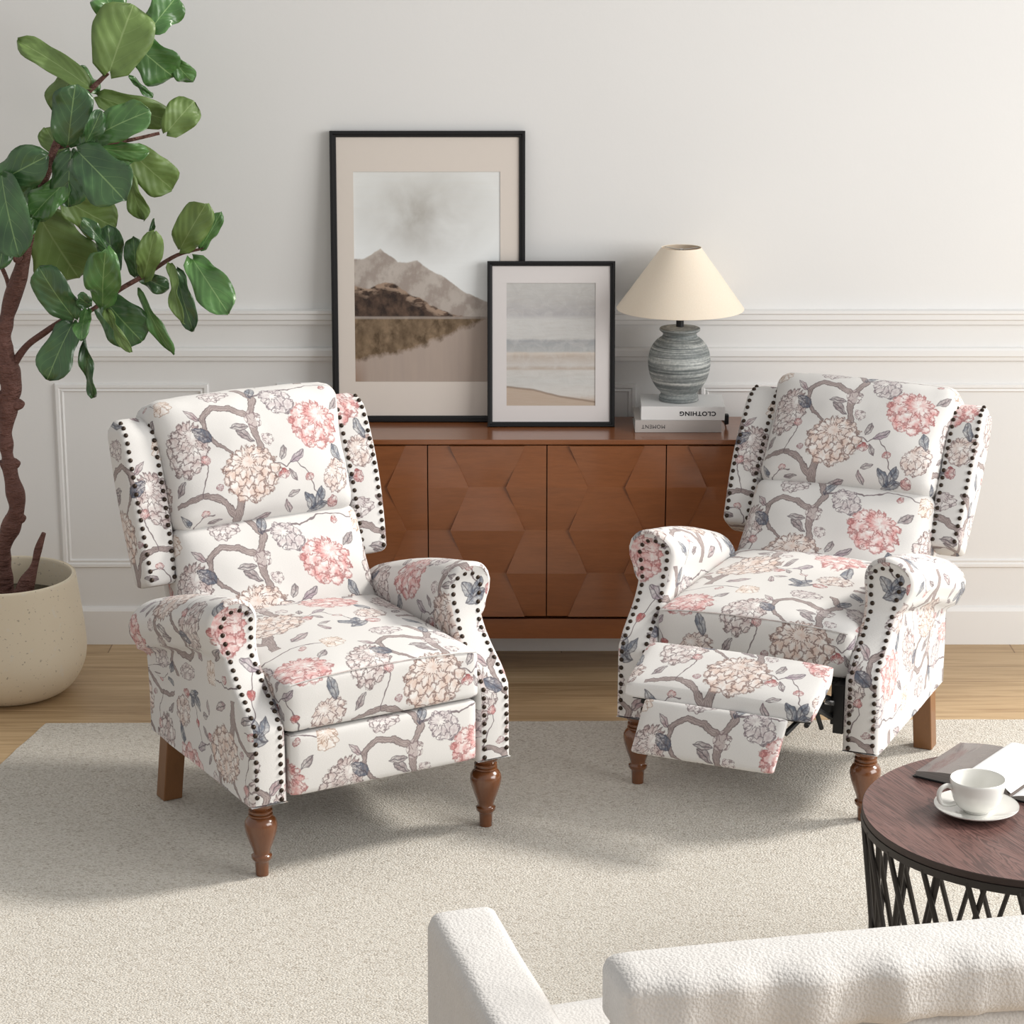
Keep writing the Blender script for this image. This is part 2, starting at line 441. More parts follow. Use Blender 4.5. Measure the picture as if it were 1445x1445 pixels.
def panel_frame(name, x0, x1, z0, z1):
    mb = MB(); w = .026
    prof = [(0, 0), (.004, .009), (.012, .009), (.016, .004), (.022, .007), (w, 0)]     # (inset, depth)
    loops = []
    for ins, d in prof:
        loops.append([(x0 + ins, WY - d, z0 + ins), (x1 - ins, WY - d, z0 + ins), (x1 - ins, WY - d, z1 - ins), (x0 + ins, WY - d, z1 - ins)])
    mb.grid(loops, closed_v=True)
    return struct(mb.build(name, M['trim'], None, smooth=False))
panel_frame('trim_3', -1.292, -.856, .228, .770)
panel_frame('trim_4', -.665, .352, .228, .770)
panel_frame('trim_5', .530, 1.62, .228, .770)
panel_frame('trim_6', -2.35, -1.47, .228, .770)
struct(bx('trim_7', M['trim'], -.62, .80, 6.64, WY - .02, 0, .085, .002))

RX0, RX1, RY0, RY1 = -1.2, 1.9, 3.2, 6.0
mb = MB()
def rugpt(i, j, n=60, m=60):
    x = -1.225 + (2.2 + 1.225) * i / n
    t = j / m; y = 3.0 + 3.02 * t
    skew = (y - 5.99) * .19
    e = .0
    if i in (0,): e = noise.noise(Vector((0, y * 30, 0))) * .004
    if j in (m,): y += noise.noise(Vector((x * 30, 5, 0))) * .004 + x * .012
    return x + (skew * (1 - i / n)) + e, y
P = [[(*rugpt(i, j), .012) for j in range(61)] for i in range(61)]
mb.grid(P)
for side in ([(0, j) for j in range(61)], [(60, j) for j in range(61)], [(i, 0) for i in range(61)], [(i, 60) for i in range(61)]):
    mb.grid([[(*rugpt(i, j), .012) for i, j in side], [(*rugpt(i, j), .0005) for i, j in side]])
rug = mb.build('rug', M['rug'], None, weld=1e-5, angle=50)
tag(rug, 'large cream wool loop rug lying on the oak floor under both armchairs', 'rug')

# ------------------------------------------------------------ sideboard
SZ = .677; SYF = 6.421; SYB = 6.70
sb = empty('sideboard', (.095, SYF, 0), 0, 'walnut sideboard with faceted hexagon relief doors standing against the wall between the armchairs', 'sideboard')
def sbx(name, *a, **k): return bx(name, M['walnut'], *a, parent=sb, **k)
DW = .3245; HALF = 2 * DW + .022; D = SYB - SYF
sbx('top', -HALF - .004, HALF + .004, -.004, D, SZ - .014, SZ, bev=.002)
mb = MB()
mb.box(-HALF, -HALF + .02, .0, D, .108, SZ - .0145); mb.box(HALF - .02, HALF, .0, D, .108, SZ - .0145)
mb.box(-HALF + .02, HALF - .02, .02, D, .1085, .128); mb.box(-HALF + .02, HALF - .02, D - .015, D, .128, SZ - .015)
mb.box(-HALF + .02, HALF - .02, .035, D - .015, .158, .167)
mb.build('cabinet_body', M['walnut'], sb, smooth=False)
sbx('lower_rail', -HALF + .0205, HALF - .0205, .001, .019, .109, .166, bev=.001)
zr = [.661, .544, .422, .300, .176]
def door(x0, x1):
    mb = MB(); w = x1 - x0; g = .0015; x0 += g; x1 -= g; xa = .181 * w; xb = .339 * w; h = .0075; yb = .0
    for r in range(4):
        zt, zb = zr[r], zr[r + 1]
        if r == 0: zt -= .001
        ta, tb = (xa, xb) if r % 2 == 0 else (xb, xa)
        # side pieces: ridge at the wide end; centre piece ridge at its wide end
        side_hi_top = (r % 2 == 1)
        ft, fb = (-.002 - h * side_hi_top, -.002 - h * (not side_hi_top))
        mb.prism([(x0, zb), (x0 + tb, zb), (x0 + ta, zt), (x0, zt)], 0, .018, [fb, fb, ft, ft])
        mb.prism([(x1 - tb, zb), (x1, zb), (x1, zt), (x1 - ta, zt)], 0, .018, [fb, fb, ft, ft])
        ct, cb = fb, ft
        mb.prism([(x0 + tb, zb), (x1 - tb, zb), (x1 - ta, zt), (x0 + ta, zt)], 0, .018, [cb, cb, ct, ct])
    return mb.build('door', M['walnut'], sb, smooth=False)
for k in range(4): door((k - 2) * DW, (k - 1) * DW)
mb = MB()
for sx in (-1, 1):
    for y0 in (.03, D - .05):
        l = MB(); l.box(sx * (HALF - .05) - .016, sx * (HALF - .05) + .016, y0 - .0, y0 + .032, 0, .1075, .003); l.build('leg', M['walnut'], sb, smooth=False)
mb.bm.free()

# ------------------------------------------------------------ framed prints
M['frame'] = Mat('black_frame', .38, .35, 0, (.008, .008, .009)).m
def mat_board(name, c):
    q = Mat(name, .7, .3); n = q.noise(q.coord('Object'), 60, 3); q.color(q.mix(n * .2, c, tuple(v * .9 for v in c))); q.b.inputs['Coat Weight'].default_value = .15; q.b.inputs['Coat Roughness'].default_value = .03
    return q.m
M['mount1'] = mat_board('beige_mount', (.71, .645, .585)); M['mount2'] = mat_board('grey_mount', (.70, .665, .655))
def art_mountain():
    q = Mat('mountain_print', .6, .35, **{'Coat Weight': .15, 'Coat Roughness': .03})
    uv = q.coord('UV'); u, v, _ = q.xyz(uv)
    nb = q.noise(q.map(uv, (2.2, 3.0, 1)), 1.6, 4, .55, .3); ns = q.noise(q.map(uv, (3, 60, 1)), 1, 3); nn = q.noise(uv, 16, 4, .6)
    sky = q.mix(ns * .5, (.80, .82, .82), (.88, .90, .90))
    du, dv = (u - .47) * 2.1, (v - .80) * 4.2
    cl = ((1.15 - (du * du + dv * dv).sqrt()) * (nb * 1.9 - .25)).clamp()
    sky = q.mix(cl * .95, sky, (.40, .38, .35))
    sky = q.mix(((v - .62) * 3).clamp() * ns * .5, sky, (.62, .60, .54))
    col = sky
    r1 = q.fn(u, [(0, .585), (.07, .59), (.18, .635), (.30, .575), (.36, .57), (.43, .58), (.52, .535), (.62, .50), (.75, .43), (1, .36)]) + (nn - .5) * .02
    bands = (nn * 9 + v * 30 - u * 22).sin() * .5 + .5
    mt = q.mix(bands * .7, (.36, .305, .27), (.60, .55, .50)); mt = q.mix((nb - .35) * 1.1, mt, (.32, .26, .225))
    col = q.mix((v - r1).below(0, 130), col, mt)
    r2 = q.fn(u, [(0, .46), (.08, .445), (.20, .475), (.28, .468), (.36, .425), (.46, .395), (.58, .345), (.72, .315), (.85, .30), (1, .30)]) + (nn - .5) * .03
    dk = q.mix(((nn - .38) * 3.2).clamp() * .8, (.025, .013, .009), (.15, .09, .06)); 
    edge = (v - r2 + .035).above(0, 40) * q.noise(q.map(uv, (14, 40, 1), rot=(0, 0, .5)), 1, 3).above(.5, 8)
    dk = q.mix(edge * .8, dk, (.42, .30, .22))
    col = q.mix((v - r2).below(0, 130), col, dk)
    water = q.mix(q.noise(q.map(uv, (26, 3, 1)), 1, 3) * .8, (.46, .37, .31), (.36, .295, .26))
    r3 = q.fn(u, [(0, .10), (.10, .12), (.25, .135), (.40, .155), (.52, .19), (.62, .215), (.75, .26), (.9, .30), (1, .30)]) + (nn - .5) * .07
    refl = q.mix(((nn - .35) * 2.5 + bands * .2).clamp() * .9, (.085, .052, .025), (.30, .21, .13))
    water = q.mix((v - r3).above(0, 40), water, refl)
    water = q.mix(((.10 - u) * 6).clamp() * ((.14 - v) * 6).clamp(), water, (.20, .08, .02))
    col = q.mix((v - .312 + (nn - .5) * .012).below(0, 160), col, water)
    col = q.mix(((v - .308).abs().below(.006, 150)) * ns, col, (.45, .40, .37))
    q.color(col); return q.m
def art_beach():
    q = Mat('beach_print', .6, .35, **{'Coat Weight': .15, 'Coat Roughness': .03})
    uv = q.coord('UV'); u, v, _ = q.xyz(uv)
    nn = q.noise(q.map(uv, (3, 5, 1)), 2.2, 6, .65, .8); ns = q.noise(q.map(uv, (4, 50, 1)), 1, 4, .6, .4)
    v2 = v + (nn - .5) * .02
    col = q.ramp(v2.clamp(), [(0, (.50, .42, .36)), (.05, (.52, .42, .34)), (.09, (.62, .60, .57)), (.2, (.56, .56, .54)), (.285, (.58, .56, .53)), (.30, (.47, .40, .34)), (.33, (.57, .54, .51)),
                              (.40, (.50, .43, .37)), (.43, (.62, .55, .48)), (.445, (.42, .43, .43)), (.53, (.36, .37, .385)), (.55, (.58, .575, .56)), (.70, (.60, .595, .58)), (.74, (.44, .43, .44)), (.85, (.49, .48, .47)), (1, (.52, .515, .50))])
    col = q.mix(((nn - .42) * 2.5).clamp() * .6, col, (.66, .65, .63)); col = q.mix(((ns - .45) * 2).clamp() * .4, col, (.42, .37, .33))
    r = q.fn(u, [(0, .155), (.3, .13), (.6, .075), (1, .03)]) + (nn - .5) * .01
    col = q.mix((v - r).below(0, 90), col, q.mix(ns * .8, (.52, .43, .35), (.44, .33, .25)))
    col = q.mix((v - r).abs().below(.008, 150) * .7, col, (.24, .17, .12))
    q.color(col); q.bump(nn, .002, .4); return q.m
M['art1'] = art_mountain(); M['art2'] = art_beach()
def picture(label, x0, x1, yb, zb, yt, zt, mountmat, artmat, art, fw, dep):
    """bottom front edge at (yb, zb), top front edge at (yt, zt); art: left, right, bottom, top as fractions"""
    w = x1 - x0; h = math.hypot(yt - yb, zt - zb); lean = math.atan2(yt - yb, zt - zb)
    o = empty('framed_print', (x0, yb, zb), 0, label, 'picture'); o.rotation_euler = (-lean, 0, 0)
    mb = MB()
    prof = [(0, dep), (0, .002), (.002, 0), (fw * .45, 0), (fw * .6, .004), (fw - .001, .005), (fw, .009), (fw, dep)]
    loops = [[(i, d, i), (w - i, d, i), (w - i, d, h - i), (i, d, h - i)] for i, d in prof]
    mb.grid(loops, closed_u=True, closed_v=True); mb.build('frame', M['frame'], o, smooth=False)
    a0, a1, b0, b1 = art[0] * w, art[1] * w, art[2] * h, art[3] * h
    mb = MB()
    xs = [fw - .001, a0, a1, w - fw + .001]; zs = [fw - .001, b0, b1, h - fw + .001]
    for i in range(3):
        for j in range(3):
            if i == 1 and j == 1: continue
            mb.box(xs[i], xs[i + 1], .010, .012, zs[j], zs[j + 1])
    mb.build('mount', mountmat, o, smooth=False, weld=1e-6)
    mb = MB(); mb.box(a0 - .002, a1 + .002, .0125, .014, b0 - .002, b1 + .002)
    for f in mb.bm.faces:
        for lp in f.loops: lp[mb.uv].uv = ((lp.vert.co.x - a0) / (a1 - a0), (lp.vert.co.z - b0) / (b1 - b0))
    mb.build('print', artmat, o, smooth=False)
    return o
picture('tall black framed mountain and lake painting leaning on the wall on the sideboard', -.500, .0365, 6.625, SZ + .001, 6.690, 1.480, M['mount1'], M['art1'], (.118, .872, .140, .862), .0175, .022)
picture('smaller black framed beach seascape leaning in front of the mountain painting', -.068, .2845, 6.566, SZ + .001, 6.640, 1.1295, M['mount2'], M['art2'], (.150, .848, .128, .868), .014, .020)

# ------------------------------------------------------------ books and lamp
M['page'] = Mat('book_pages', .8, .2, 0, (.72, .70, .66)).m
M['bookwhite'] = Mat('white_cover', .45, .4, 0, (.78, .78, .775)).m
M['bookgrey'] = Mat('greige_cover', .6, .3, 0, (.50, .465, .44)).m
M['ink'] = Mat('black_lettering', .6, .3, 0, (.03, .03, .035)).m
def book(label, x0, y0, z0, w, d, h, rz, cover, text, tx, size, group=None, ext=None):
    o = empty('book', (x0, y0, z0), rz, label, 'book')
    c = .003
    mb = MB(); mb.box(0, w, 0, d, 0, c, .0006); mb.box(0, w, 0, d, h - c, h, .0006); mb.box(0, w, 0, .004, c * .9, h - c * .9)
    mb.build('cover', cover, o, smooth=False)
    mb = MB(); mb.box(.004, w - .004, .0045, d - .004, c + .0002, h - c - .0002); mb.build('pages', M['page'], o, smooth=False)
    cu = bpy.data.curves.new('t', 'FONT'); cu.body = text; cu.size = size; cu.extrude = .0003; cu.space_character = 1.12
    cu.align_x = 'CENTER'; cu.align_y = 'CENTER'; cu.offset = .0006 if text == 'CLOTHING' else .0
    t = bpy.data.objects.new('tmp', cu); C.objects.link(t); bpy.context.view_layer.update()
    me = bpy.data.meshes.new_from_object(t.evaluated_get(bpy.context.evaluated_depsgraph_get())); bpy.data.objects.remove(t)
    for v in me.vertices:
        x, y, z = v.co; v.co = (tx - x * .95 * (1.15 if text == 'CLOTHING' else 1), -.0003 - z * .3, h / 2 - y)
    l = link('title', me, M['ink'], o, smooth=False)
    return o
BY = 6.501
book('pale grey book titled MOMENT, lower of the two under the lamp', .338, BY, SZ + .0005, .237, .165, .034, R(0), M['bookgrey'], 'MOMENT', .050, .0150)
book('white book titled CLOTHING lying on top of the grey one, under the lamp', .354, BY + .004, SZ + .0350, .229, .160, .038, R(-1.5), M['bookwhite'], 'CLOTHING', .155, .0165)
def shade_mat():
    q = Mat('linen_shade', .85, .2)
    uv = q.coord('UV'); n = q.noise(q.map(uv, (160, 900, 1)), 1, 2); n2 = q.noise(q.map(uv, (700, 120, 1)), 1, 2)
    q.color(q.mix(((n + n2) * .9 - .45).clamp(), (.87, .775, .65), (.79, .69, .56))); q.bump(n, .0006, .4)
    q.b.inputs['Transmission Weight'].default_value = 0.0
    q.b.inputs['Subsurface Weight'].default_value = .15; q.b.inputs['Subsurface Radius'].default_value = (.01, .008, .006)
    return q.m
def vase_mat():
    q = Mat('striated_ceramic', .5, .4)
    o = q.coord('Object'); x, y, z = q.xyz(o)
    n = q.noise(q.vec(x * 4 + z * 9, y * 4, z * 150), 1.0, 4, .7, .3); n2 = q.noise(o, 140, 3)
    t = (n * 1.9 - .48 + (n2 - .5) * .35).clamp()
    q.color(q.ramp(t, [(0, (.06, .07, .07)), (.3, (.15, .17, .17)), (.5, (.26, .28, .275)), (.7, (.52, .54, .52)), (1, (.76, .77, .74))])); q.bump(n, .004, .6)
    return q.m
LZ = SZ + .0735
lp = empty('table_lamp', (.462, 6.590, LZ), 0, 'grey striated ceramic table lamp with a cream cone shade standing on the two books', 'lamp')
mb = MB()
prof = [(0, 0), (.050, 0), (.054, .004), (.054, .012), (.050, .017), (.052, .024), (.066, .040), (.079, .065), (.085, .090), (.086, .112), (.081, .140), (.070, .160), (.058, .172), (.050, .177),
        (.047, .182), (.046, .187), (.050, .191), (.055, .195), (.056, .199), (.053, .2025), (.030, .205), (0, .206)]
mb.lathe([(a, b) for a, b in smooth_path(prof, 4)], 64); mb.build('vase_base', vase_mat(), lp, angle=60)
mb = MB(); mb.lathe([(0, .204), (.0105, .204), (.0105, .262), (.008, .263), (.008, .30), (0, .30)], 24); mb.build('stem', M['black'], lp, angle=40)
mb = MB()
Zb, Zt, Rb, Rt = .256, .424, .1735, .0535
mb.lathe([(Rb, Zb), (Rt, Zt), (Rt + .0012, Zt + .001), (Rt + .0015, Zt - .0005), (Rb + .0018, Zb + .001), (Rb + .0012, Zb - .001), (Rb, Zb)], 96)
mb.build('lamp_shade', shade_mat(), lp, angle=60)
mb = MB()
for k in range(3):
    a = 2 * PI * k / 3 + .4; mb.tube([(0, 0, Zt - .006), (Rt * math.cos(a), Rt * math.sin(a), Zt - .003)], .0012, 6)
mb.lathe([(.006, Zt - .009), (.006, Zt - .003), (.001, Zt - .003)], 12)
mb.tube([(0, 0, .29), (0, 0, Zt - .004)], .003, 8)
mb.build('shade_fitter', M['steel'], lp)
mb = MB()
mb.tube(smooth_path([(.0, .050, .006), (.015, .074, .006), (.04, .090, -.012), (.09, .092, -.055), (.125, .075, -.0700), (.133, .03, -.0690), (.133, -.008, -.060)], 6), .0022, 8)
mb.build('cord', M['black'], lp)
mb = MB(); mb.box(.126, .138, -.034, -.012, -.064, -.036, .004, 3); mb.build('cord_switch', M['black'], lp)

# ------------------------------------------------------------ the recliner armchair
NAIL = []
def nails(pts, normals, name, parent, r=.0056):
    mb = MB()
    for p, nrm in zip(pts, normals):
        nrm = Vector(nrm).normalized(); a = nrm.orthogonal().normalized(); b = nrm.cross(a); p = Vector(p)
        prev = [[p + (a * math.cos(t) + b * math.sin(t)) * rr * r + nrm * hh * r for t in [2 * PI * k / 9 for k in range(9)]] for rr, hh in ((1, -.25), (1, .12), (.8, .42), (.42, .6), (.02, .66))]
        mb.grid(prev, closed_v=True)
    return mb.build(name, M['nail'], parent, angle=180)
def resample(pts, step, start=0.0):
    out = []; d = start; acc = 0.0
    for a, b in zip(pts, pts[1:]):
        a, b = Vector(a), Vector(b); L = (b - a).length
        while d <= acc + L + 1e-9:
            out.append(a.lerp(b, (d - acc) / L if L else 0)); d += step
        acc += L
    return out

YF = [(.16, -.052), (.335, -.050), (.36, -.044), (.39, -.020), (.43, .030), (.47, .068), (.50, .084), (.54, .092), (.58, .090), (.605, .082), (.64, .070)]
YF = [(a, b) for a, b in smooth_path(YF, 4)]
def yf(z): return lerp_tab(YF, z)
def arm(parent, sx, uvo):
    # inner and outer chains of the section (x, z), mirrored by sx
    cx, cz, rr = .297, .557, .062
    inner = [(.240, .180), (.240, .30), (.241, .40), (.243, .47), (.240, .52)] + [(cx - rr * math.cos(t), cz + rr * math.sin(t) * 1.0) for t in [R(a) for a in (-12, 5, 20, 35, 50, 65, 78, 90)]]
    outer = [(.3265, .180), (.3265, .30), (.3265, .40), (.3265, .455), (.3275, .487), (.3400, .499)] + [(cx + rr * math.cos(t), cz + rr * math.sin(t)) for t in [R(a) for a in (-38, -15, 8, 30, 55, 75, 90)]]
    def rs(ch, n):
        ch = [Vector((a, b)) for a, b in ch]; L = [0]
        for a, b in zip(ch, ch[1:]): L.append(L[-1] + (b - a).length)
        out = []
        for k in range(n + 1):
            d = L[-1] * k / n
            for i in range(len(L) - 1):
                if d <= L[i + 1] + 1e-9: out.append(ch[i].lerp(ch[i + 1], (d - L[i]) / (L[i + 1] - L[i]))); break
        return out
    def dens(ch, k=6):
        out = []
        for a, b in zip(ch, ch[1:]):
            for j in range(k): out.append((a[0] + (b[0] - a[0]) * j / k, a[1] + (b[1] - a[1]) * j / k))
        return out + [ch[-1]]
    I, O = rs(dens(inner), 44), rs(dens(outer), 44)
    ring = I + O[::-1][1:]
    arc = [0]
    for a, b in zip(ring, ring[1:]): arc.append(arc[-1] + (b - a).length)
    cen = lambda p, k: p
    def P3(p, t, ins):
        x, z = p
        y0 = yf(z); yr = .535
        y = y0 + (yr - y0) * t
        # the roll widens towards the back
        if z > .495: x = x + (x - .27) * .16 * min(1, t * 1.4) * (1 if x > .29 else .1)
        k_ = max(0, min(1, (z - .30) / .19)); k_ = k_ * k_ * (3 - 2 * k_)
        drop = (-.118 * t + .012 * math.sin(min(1, t) * PI)) * k_
        zz = z
        if ins:
            c = Vector((.283, min(z, .557))); dv = Vector((x, z)) - c
            if dv.length > 1e-6: dv2 = dv * (1 - ins / max(dv.length, ins)); x, zz = c.x + dv2.x, (c.y + dv2.y if z > .557 else z)
            if z < .19: zz = z + ins * .5
        return Vector((sx * x, y, zz + drop))
    stations = [(0.0, .009, 0.0), (0.0, .004, .003), (0.0, .0, .010)] + [(k / 10, 0, 0) for k in range(1, 11)]
    mb = MB(); P = []; U = []
    for t, ins, dy in stations:
        row = []; ur = []
        for i, p in enumerate(ring):
            v = P3(p, t, ins); v.y += dy
            if 0 < t: v.x += sx * noise.noise(Vector((v.x * 8, v.y * 8, v.z * 10 + sx * 5))) * .004
            row.append(v); ur.append((v.y * 1.0 + uvo[0], arc[i] + uvo[1]))
        P.append(row); U.append(ur)
    mb.grid(P, U)
    # front cap
    K = 6; G = []; GU = []
    n = len(I) - 1
    for k in range(n + 1):
        a = P3(I[k], 0, .009); b = P3(O[k], 0, .009)
        row = [a.lerp(b, j / K) for j in range(K + 1)]
        for j, p in enumerate(row): p.y = yf(min(p.z, .62)) - .0022 * math.sin(PI * j / K)
        G.append(row); GU.append([(p.x * sx + uvo[0] + .2, p.z + uvo[1] + .05) for p in row])
    mb.grid(G, GU)
    a = [P3(p, 1, 0) for p in ring]; mb.ngon(a, [(p.x, p.z) for p in a])
    a = [P3(I[0], t, 0) for t in (0, 1)] + [P3(O[0], t, 0) for t in (1, 0)]; mb.ngon(a, [(p.x, p.y) for p in a])
    arm_o = mb.build('armrest', M['fabric'], parent, angle=55, weld=2e-5)
    # one nail row: up the inside edge, over the scroll, down the outside edge
    path = [(.256, .190), (.256, .30), (.255, .38), (.257, .46), (.262, .50), (.256, .525)] + [(.290 - .036 * math.cos(R(t)), .556 + .036 * math.sin(R(t))) for t in (-15, 10, 35, 60, 90, 120, 150, 175, 200)] + [(.315, .500), (.3125, .46), (.313, .38), (.314, .30), (.314, .190)]
    pts3 = [(sx * x, yf(z) - .0015, z) for x, z in smooth_path(path, 6)]
    N = resample(pts3, .0205)
    nr = []
    for p in N:
        dy = (yf(p.z + .01) - yf(p.z - .01)) / .02; nr.append(Vector((0, -1, dy)))
    nails(N, nr, 'nail_trim', arm_o)
    return arm_o

def leg_profile():
    k = .180 / 325.
    pr = [(0, 1056), (66, 1056), (66, 1066), (61, 1078), (50, 1090), (45, 1097), (53, 1100), (54, 1106), (45, 1110), (45, 1114), (54, 1117), (55, 1122), (49, 1126), (62, 1135), (72, 1150), (74, 1168), (69, 1195), (57, 1230), (44, 1262), (36, 1284),
          (38, 1290), (46, 1296), (46, 1307), (38, 1316), (32, 1324), (31, 1340), (29, 1381), (0, 1381)]
    return [(r * .00050, (1381 - y) * k) for r, y in pr]
def recliner(label, loc, rz, reclined):
    o = empty('armchair', loc, rz, label, 'armchair', None)
    # back frame of reference: origin near the wings' lower front edge, leaning back
    ln = R(19.5); oy, oz = .545, .530; ph = 0.0
    if reclined:
        ph = R(13.5); dy, dz = oy - .457, oz - .012
        oy, oz = .457 + dy * math.cos(ph) + dz * math.sin(ph), .012 - dy * math.sin(ph) + dz * math.cos(ph)
    l = ln + ph; sl, cl = math.sin(l), math.cos(l)
    def B(v):                # v: x, w (depth, backwards), v (up the back)
        return Vector((v[0], oy + v[2] * sl + v[1] * cl, oz + v[2] * cl - v[1] * sl))
    # back shell
    def Tsh(v): return B((v.x, v.y + .098, v.z + .115))
    cushion('back_shell', M['fabric'], o, .238, .030, .275, .03, Tsh, 0, 0, 16, (.1, .1), .001)
    # lower (lumbar) and upper cushions
    def shp_low(v):
        t = (v.z / .165)
        v.x *= 1 + .05 * (-t) * .5 + .02
        return v
    cushion('lumbar_cushion', M['fabric'], o, .242, .062, .165, .034, lambda v: B((v.x, v.y + .014 + (.030 * (v.z / .165) if v.z < 0 else .012 * v.z / .165), v.z - .036)), .040, .012, 26, (.29, .215), .0045, 2, shp_low)
    def shp_up(v):
        return v
    cushion('headrest_cushion', M['fabric'], o, .250, .070, .163, .040, lambda v: B((v.x * (.945 + .055 * max(0, min(1, (v.z - .02) / .10))), v.y + .034 + .014 * v.z / .163, v.z + .273)), .040, .008, 28, (.25, .190), .0055, 5, shp_up)
    # wings
    for sx in (-1, 1):
        mb = MB(); P = []; U = []
        H_ = .405
        st = [0, .004, .012] + [.03 + (H_ - .03) * k / 22 for k in range(23)]
        for h in st:
            t = h / H_
            wf = -.004 - .012 * math.sin(PI * min(1, t * 1.1)) + (max(0, t - .86) / .14) ** 2 * .034       # front
            wb = .100 - .012 * (1 - t)
            xi = .2365 - .006 * t; xo = .318 + .006 * math.sin(PI * t) + .004 * t
            e = .010 if h == 0 else (.004 if h == .004 else 0)
            if t > .93: e = ((t - .93) / .07) ** 2 * .014
            xi += e; xo -= e; wf += e; wb -= e
            rr = .013; sec = []
            for (cx_, cy_, a0) in ((xi + rr, wf + rr, 180), (xo - rr, wf + rr, 270), (xo - rr, wb - rr, 0), (xi + rr, wb - rr, 90)):
                for a in (0, 30, 60, 90): sec.append((cx_ + rr * math.cos(R(a0 + a)), cy_ + rr * math.sin(R(a0 + a))))
            sec = sec + [sec[0]]
            L = 0; ur = []
            row = []
            for i, (x, w) in enumerate(sec):
                if i: L += math.hypot(x - sec[i - 1][0], w - sec[i - 1][1])
                if i < len(sec) - 1: row.append(B((sx * x, w, h)))
                ur.append((L + .31 * (sx + 1) + .02, h + .02 + .11 * (sx + 1)))
            P.append(row); U.append(ur)
        V = mb.grid(P, U, closed_v=True)
        for r_ in (V[0][::-1], V[-1]):
            f = mb.bm.faces.new(r_)
            for lp_ in f.loops: lp_[mb.uv].uv = (lp_.vert.co.x + .2, lp_.vert.co.y)
        wg = mb.build('wing', M['fabric'], o, angle=50)
        for xr in (.2495, .3055):
            pts = []
            for k in range(60):
                h = .014 + (H_ - .018) * k / 59; t = h / H_
                wf = -.004 - .012 * math.sin(PI * min(1, t * 1.1)) + (max(0, t - .86) / .14) ** 2 * .034
                if t > .93: wf += ((t - .93) / .07) ** 2 * .014
                x = xr + (.006 * math.sin(PI * t) + .004 * t) * (xr > .28) - .006 * t * (xr < .28)
                pts.append(B((sx * x, wf - .001, h)))
            NP = resample(pts, .0205)
            nr = B((0, -1, 0)) - B((0, 0, 0))
            nails(NP, [nr] * len(NP), 'nail_trim', wg)
    for sx in (-1, 1):
        arm(o, sx, (.12 if sx < 0 else .37, .03 if sx < 0 else .22))
    # seat
    ys = .05 if reclined else 0.0
    def Tseat(v): return Vector((v.x, v.y + .205 + ys + (.055 if reclined and v.y > .1 else 0), v.z + .395))
    cushion('seat_cushion', M['fabric'], o, .2425, .262, .058, .016, Tseat, .004, .036, 26, (.085, .142), .003, 8)
    mb = MB()
    pts = [Tseat(Vector((x, -.258, .055 + .012 * (1 - abs(x / .24) ** 2.4)))) for x in [(-.232 + .464 * k / 30) for k in range(31)]]
    mb.tube([(p.x, p.y - .003, p.z - .001) for p in pts], .0016, 6); mb.build('seat_seam', M['fabric'], o)
    # rear body, closing the lower back
    bx('rear_panel', M['fabric'], -.239, .239, .50, .53, .185, .41, .006, parent=o, smooth=True)
    if not reclined:
        cushion('footrest_front', M['fabric'], o, .234, .020, .072, .010, lambda v: Vector((v.x, v.y - .037, v.z + .262)), .006, 0, 20, (.17, .285), .001, 3)
        bx('under_lining', M['lining_cloth'], -.239, .239, -.015, .499, .195, .33, .0, parent=o)
    else:
        bx('under_lining', M['lining_cloth'], -.239, .239, .06, .499, .30, .336, .0, parent=o)
        # raised pad: back edge under the seat front, tilting down towards the front
        tl = R(20)
        def Tp(v): return Vector((v.x, -.168 + v.y * math.cos(tl) + v.z * math.sin(tl), .353 + v.y * math.sin(tl) + v.z * math.cos(tl)))
        cushion('footrest_pad', M['fabric'], o, .2295, .082, .020, .012, lambda v: Tp(v), 0, .010, 22, (.185, .06), .0025, 6)
        fl = R(-14)
        def Tf(v): return Vector((v.x - .008 + v.z * .13, -.275 + v.y * .93 + v.z * .37, .254 + v.z * .93 - v.y * .37))
        cushion('footrest_flap', M['fabric'], o, .172, .011, .064, .008, lambda v: Tf(v), .006, 0, 20, (.20, .28), .0015, 4)
        mb = MB()
        mb.box(-.215, .215, -.225, -.205, .300, .325); mb.box(-.20, .20, -.15, -.13, .312, .322)
        for sx in (-1, 1):
            x = sx * .205
            mb.tube([(x, .10, .31), (x, -.03, .25), (x, -.17, .322)], .0065, 6); mb.tube([(x * .97, .08, .25), (x * .97, -.07, .315), (x * .97, -.20, .285)], .0065, 6)
            mb.tube([(x * .94, -.06, .232), (x * .94, -.12, .305)], .006, 6); mb.tube([(x * .9, -.20, .30), (x * .8, -.245, .275)], .007, 6)
            mb.tube([(x, -.01, .238), (x, -.01, .33)], .007, 6)
            mb.box(x - .004, x + .004, -.02, .30, .23, .30); mb.box(min(sx * .212, sx * .236), max(sx * .212, sx * .236), -.035, .20, .215, .333)
        mb.box(-.205, .205, .02, .035, .235, .262); mb.box(-.205, .205, .30, .32, .235, .30)
        mb.build('recliner_mechanism', M['black'], o, smooth=False)
        for sx in (-1, 1):
            mb = MB(); mb.tube([(sx * .216, -.045, .292), (sx * .195, -.045, .292)], .006, 10); mb.build('bolt', M['steel'], o)
    for sx in (-1, 1):
        mb = MB(); mb.lathe(leg_profile(), 32, (sx * .286, -.004)); mb.build('front_leg', M['leg'], o, angle=50)
        mb = MB()
        def Tl(c):
            t = (.19 - c.z) / .19; return Vector((c.x * 1.0, c.y + .045 * t, c.z))
        x = sx * .288; mb.box(x - .024, x + .024, .465, .513, 0, .19, .003, 2, Tl); mb.build('rear_leg', M['legraw'], o, smooth=False)
    return o
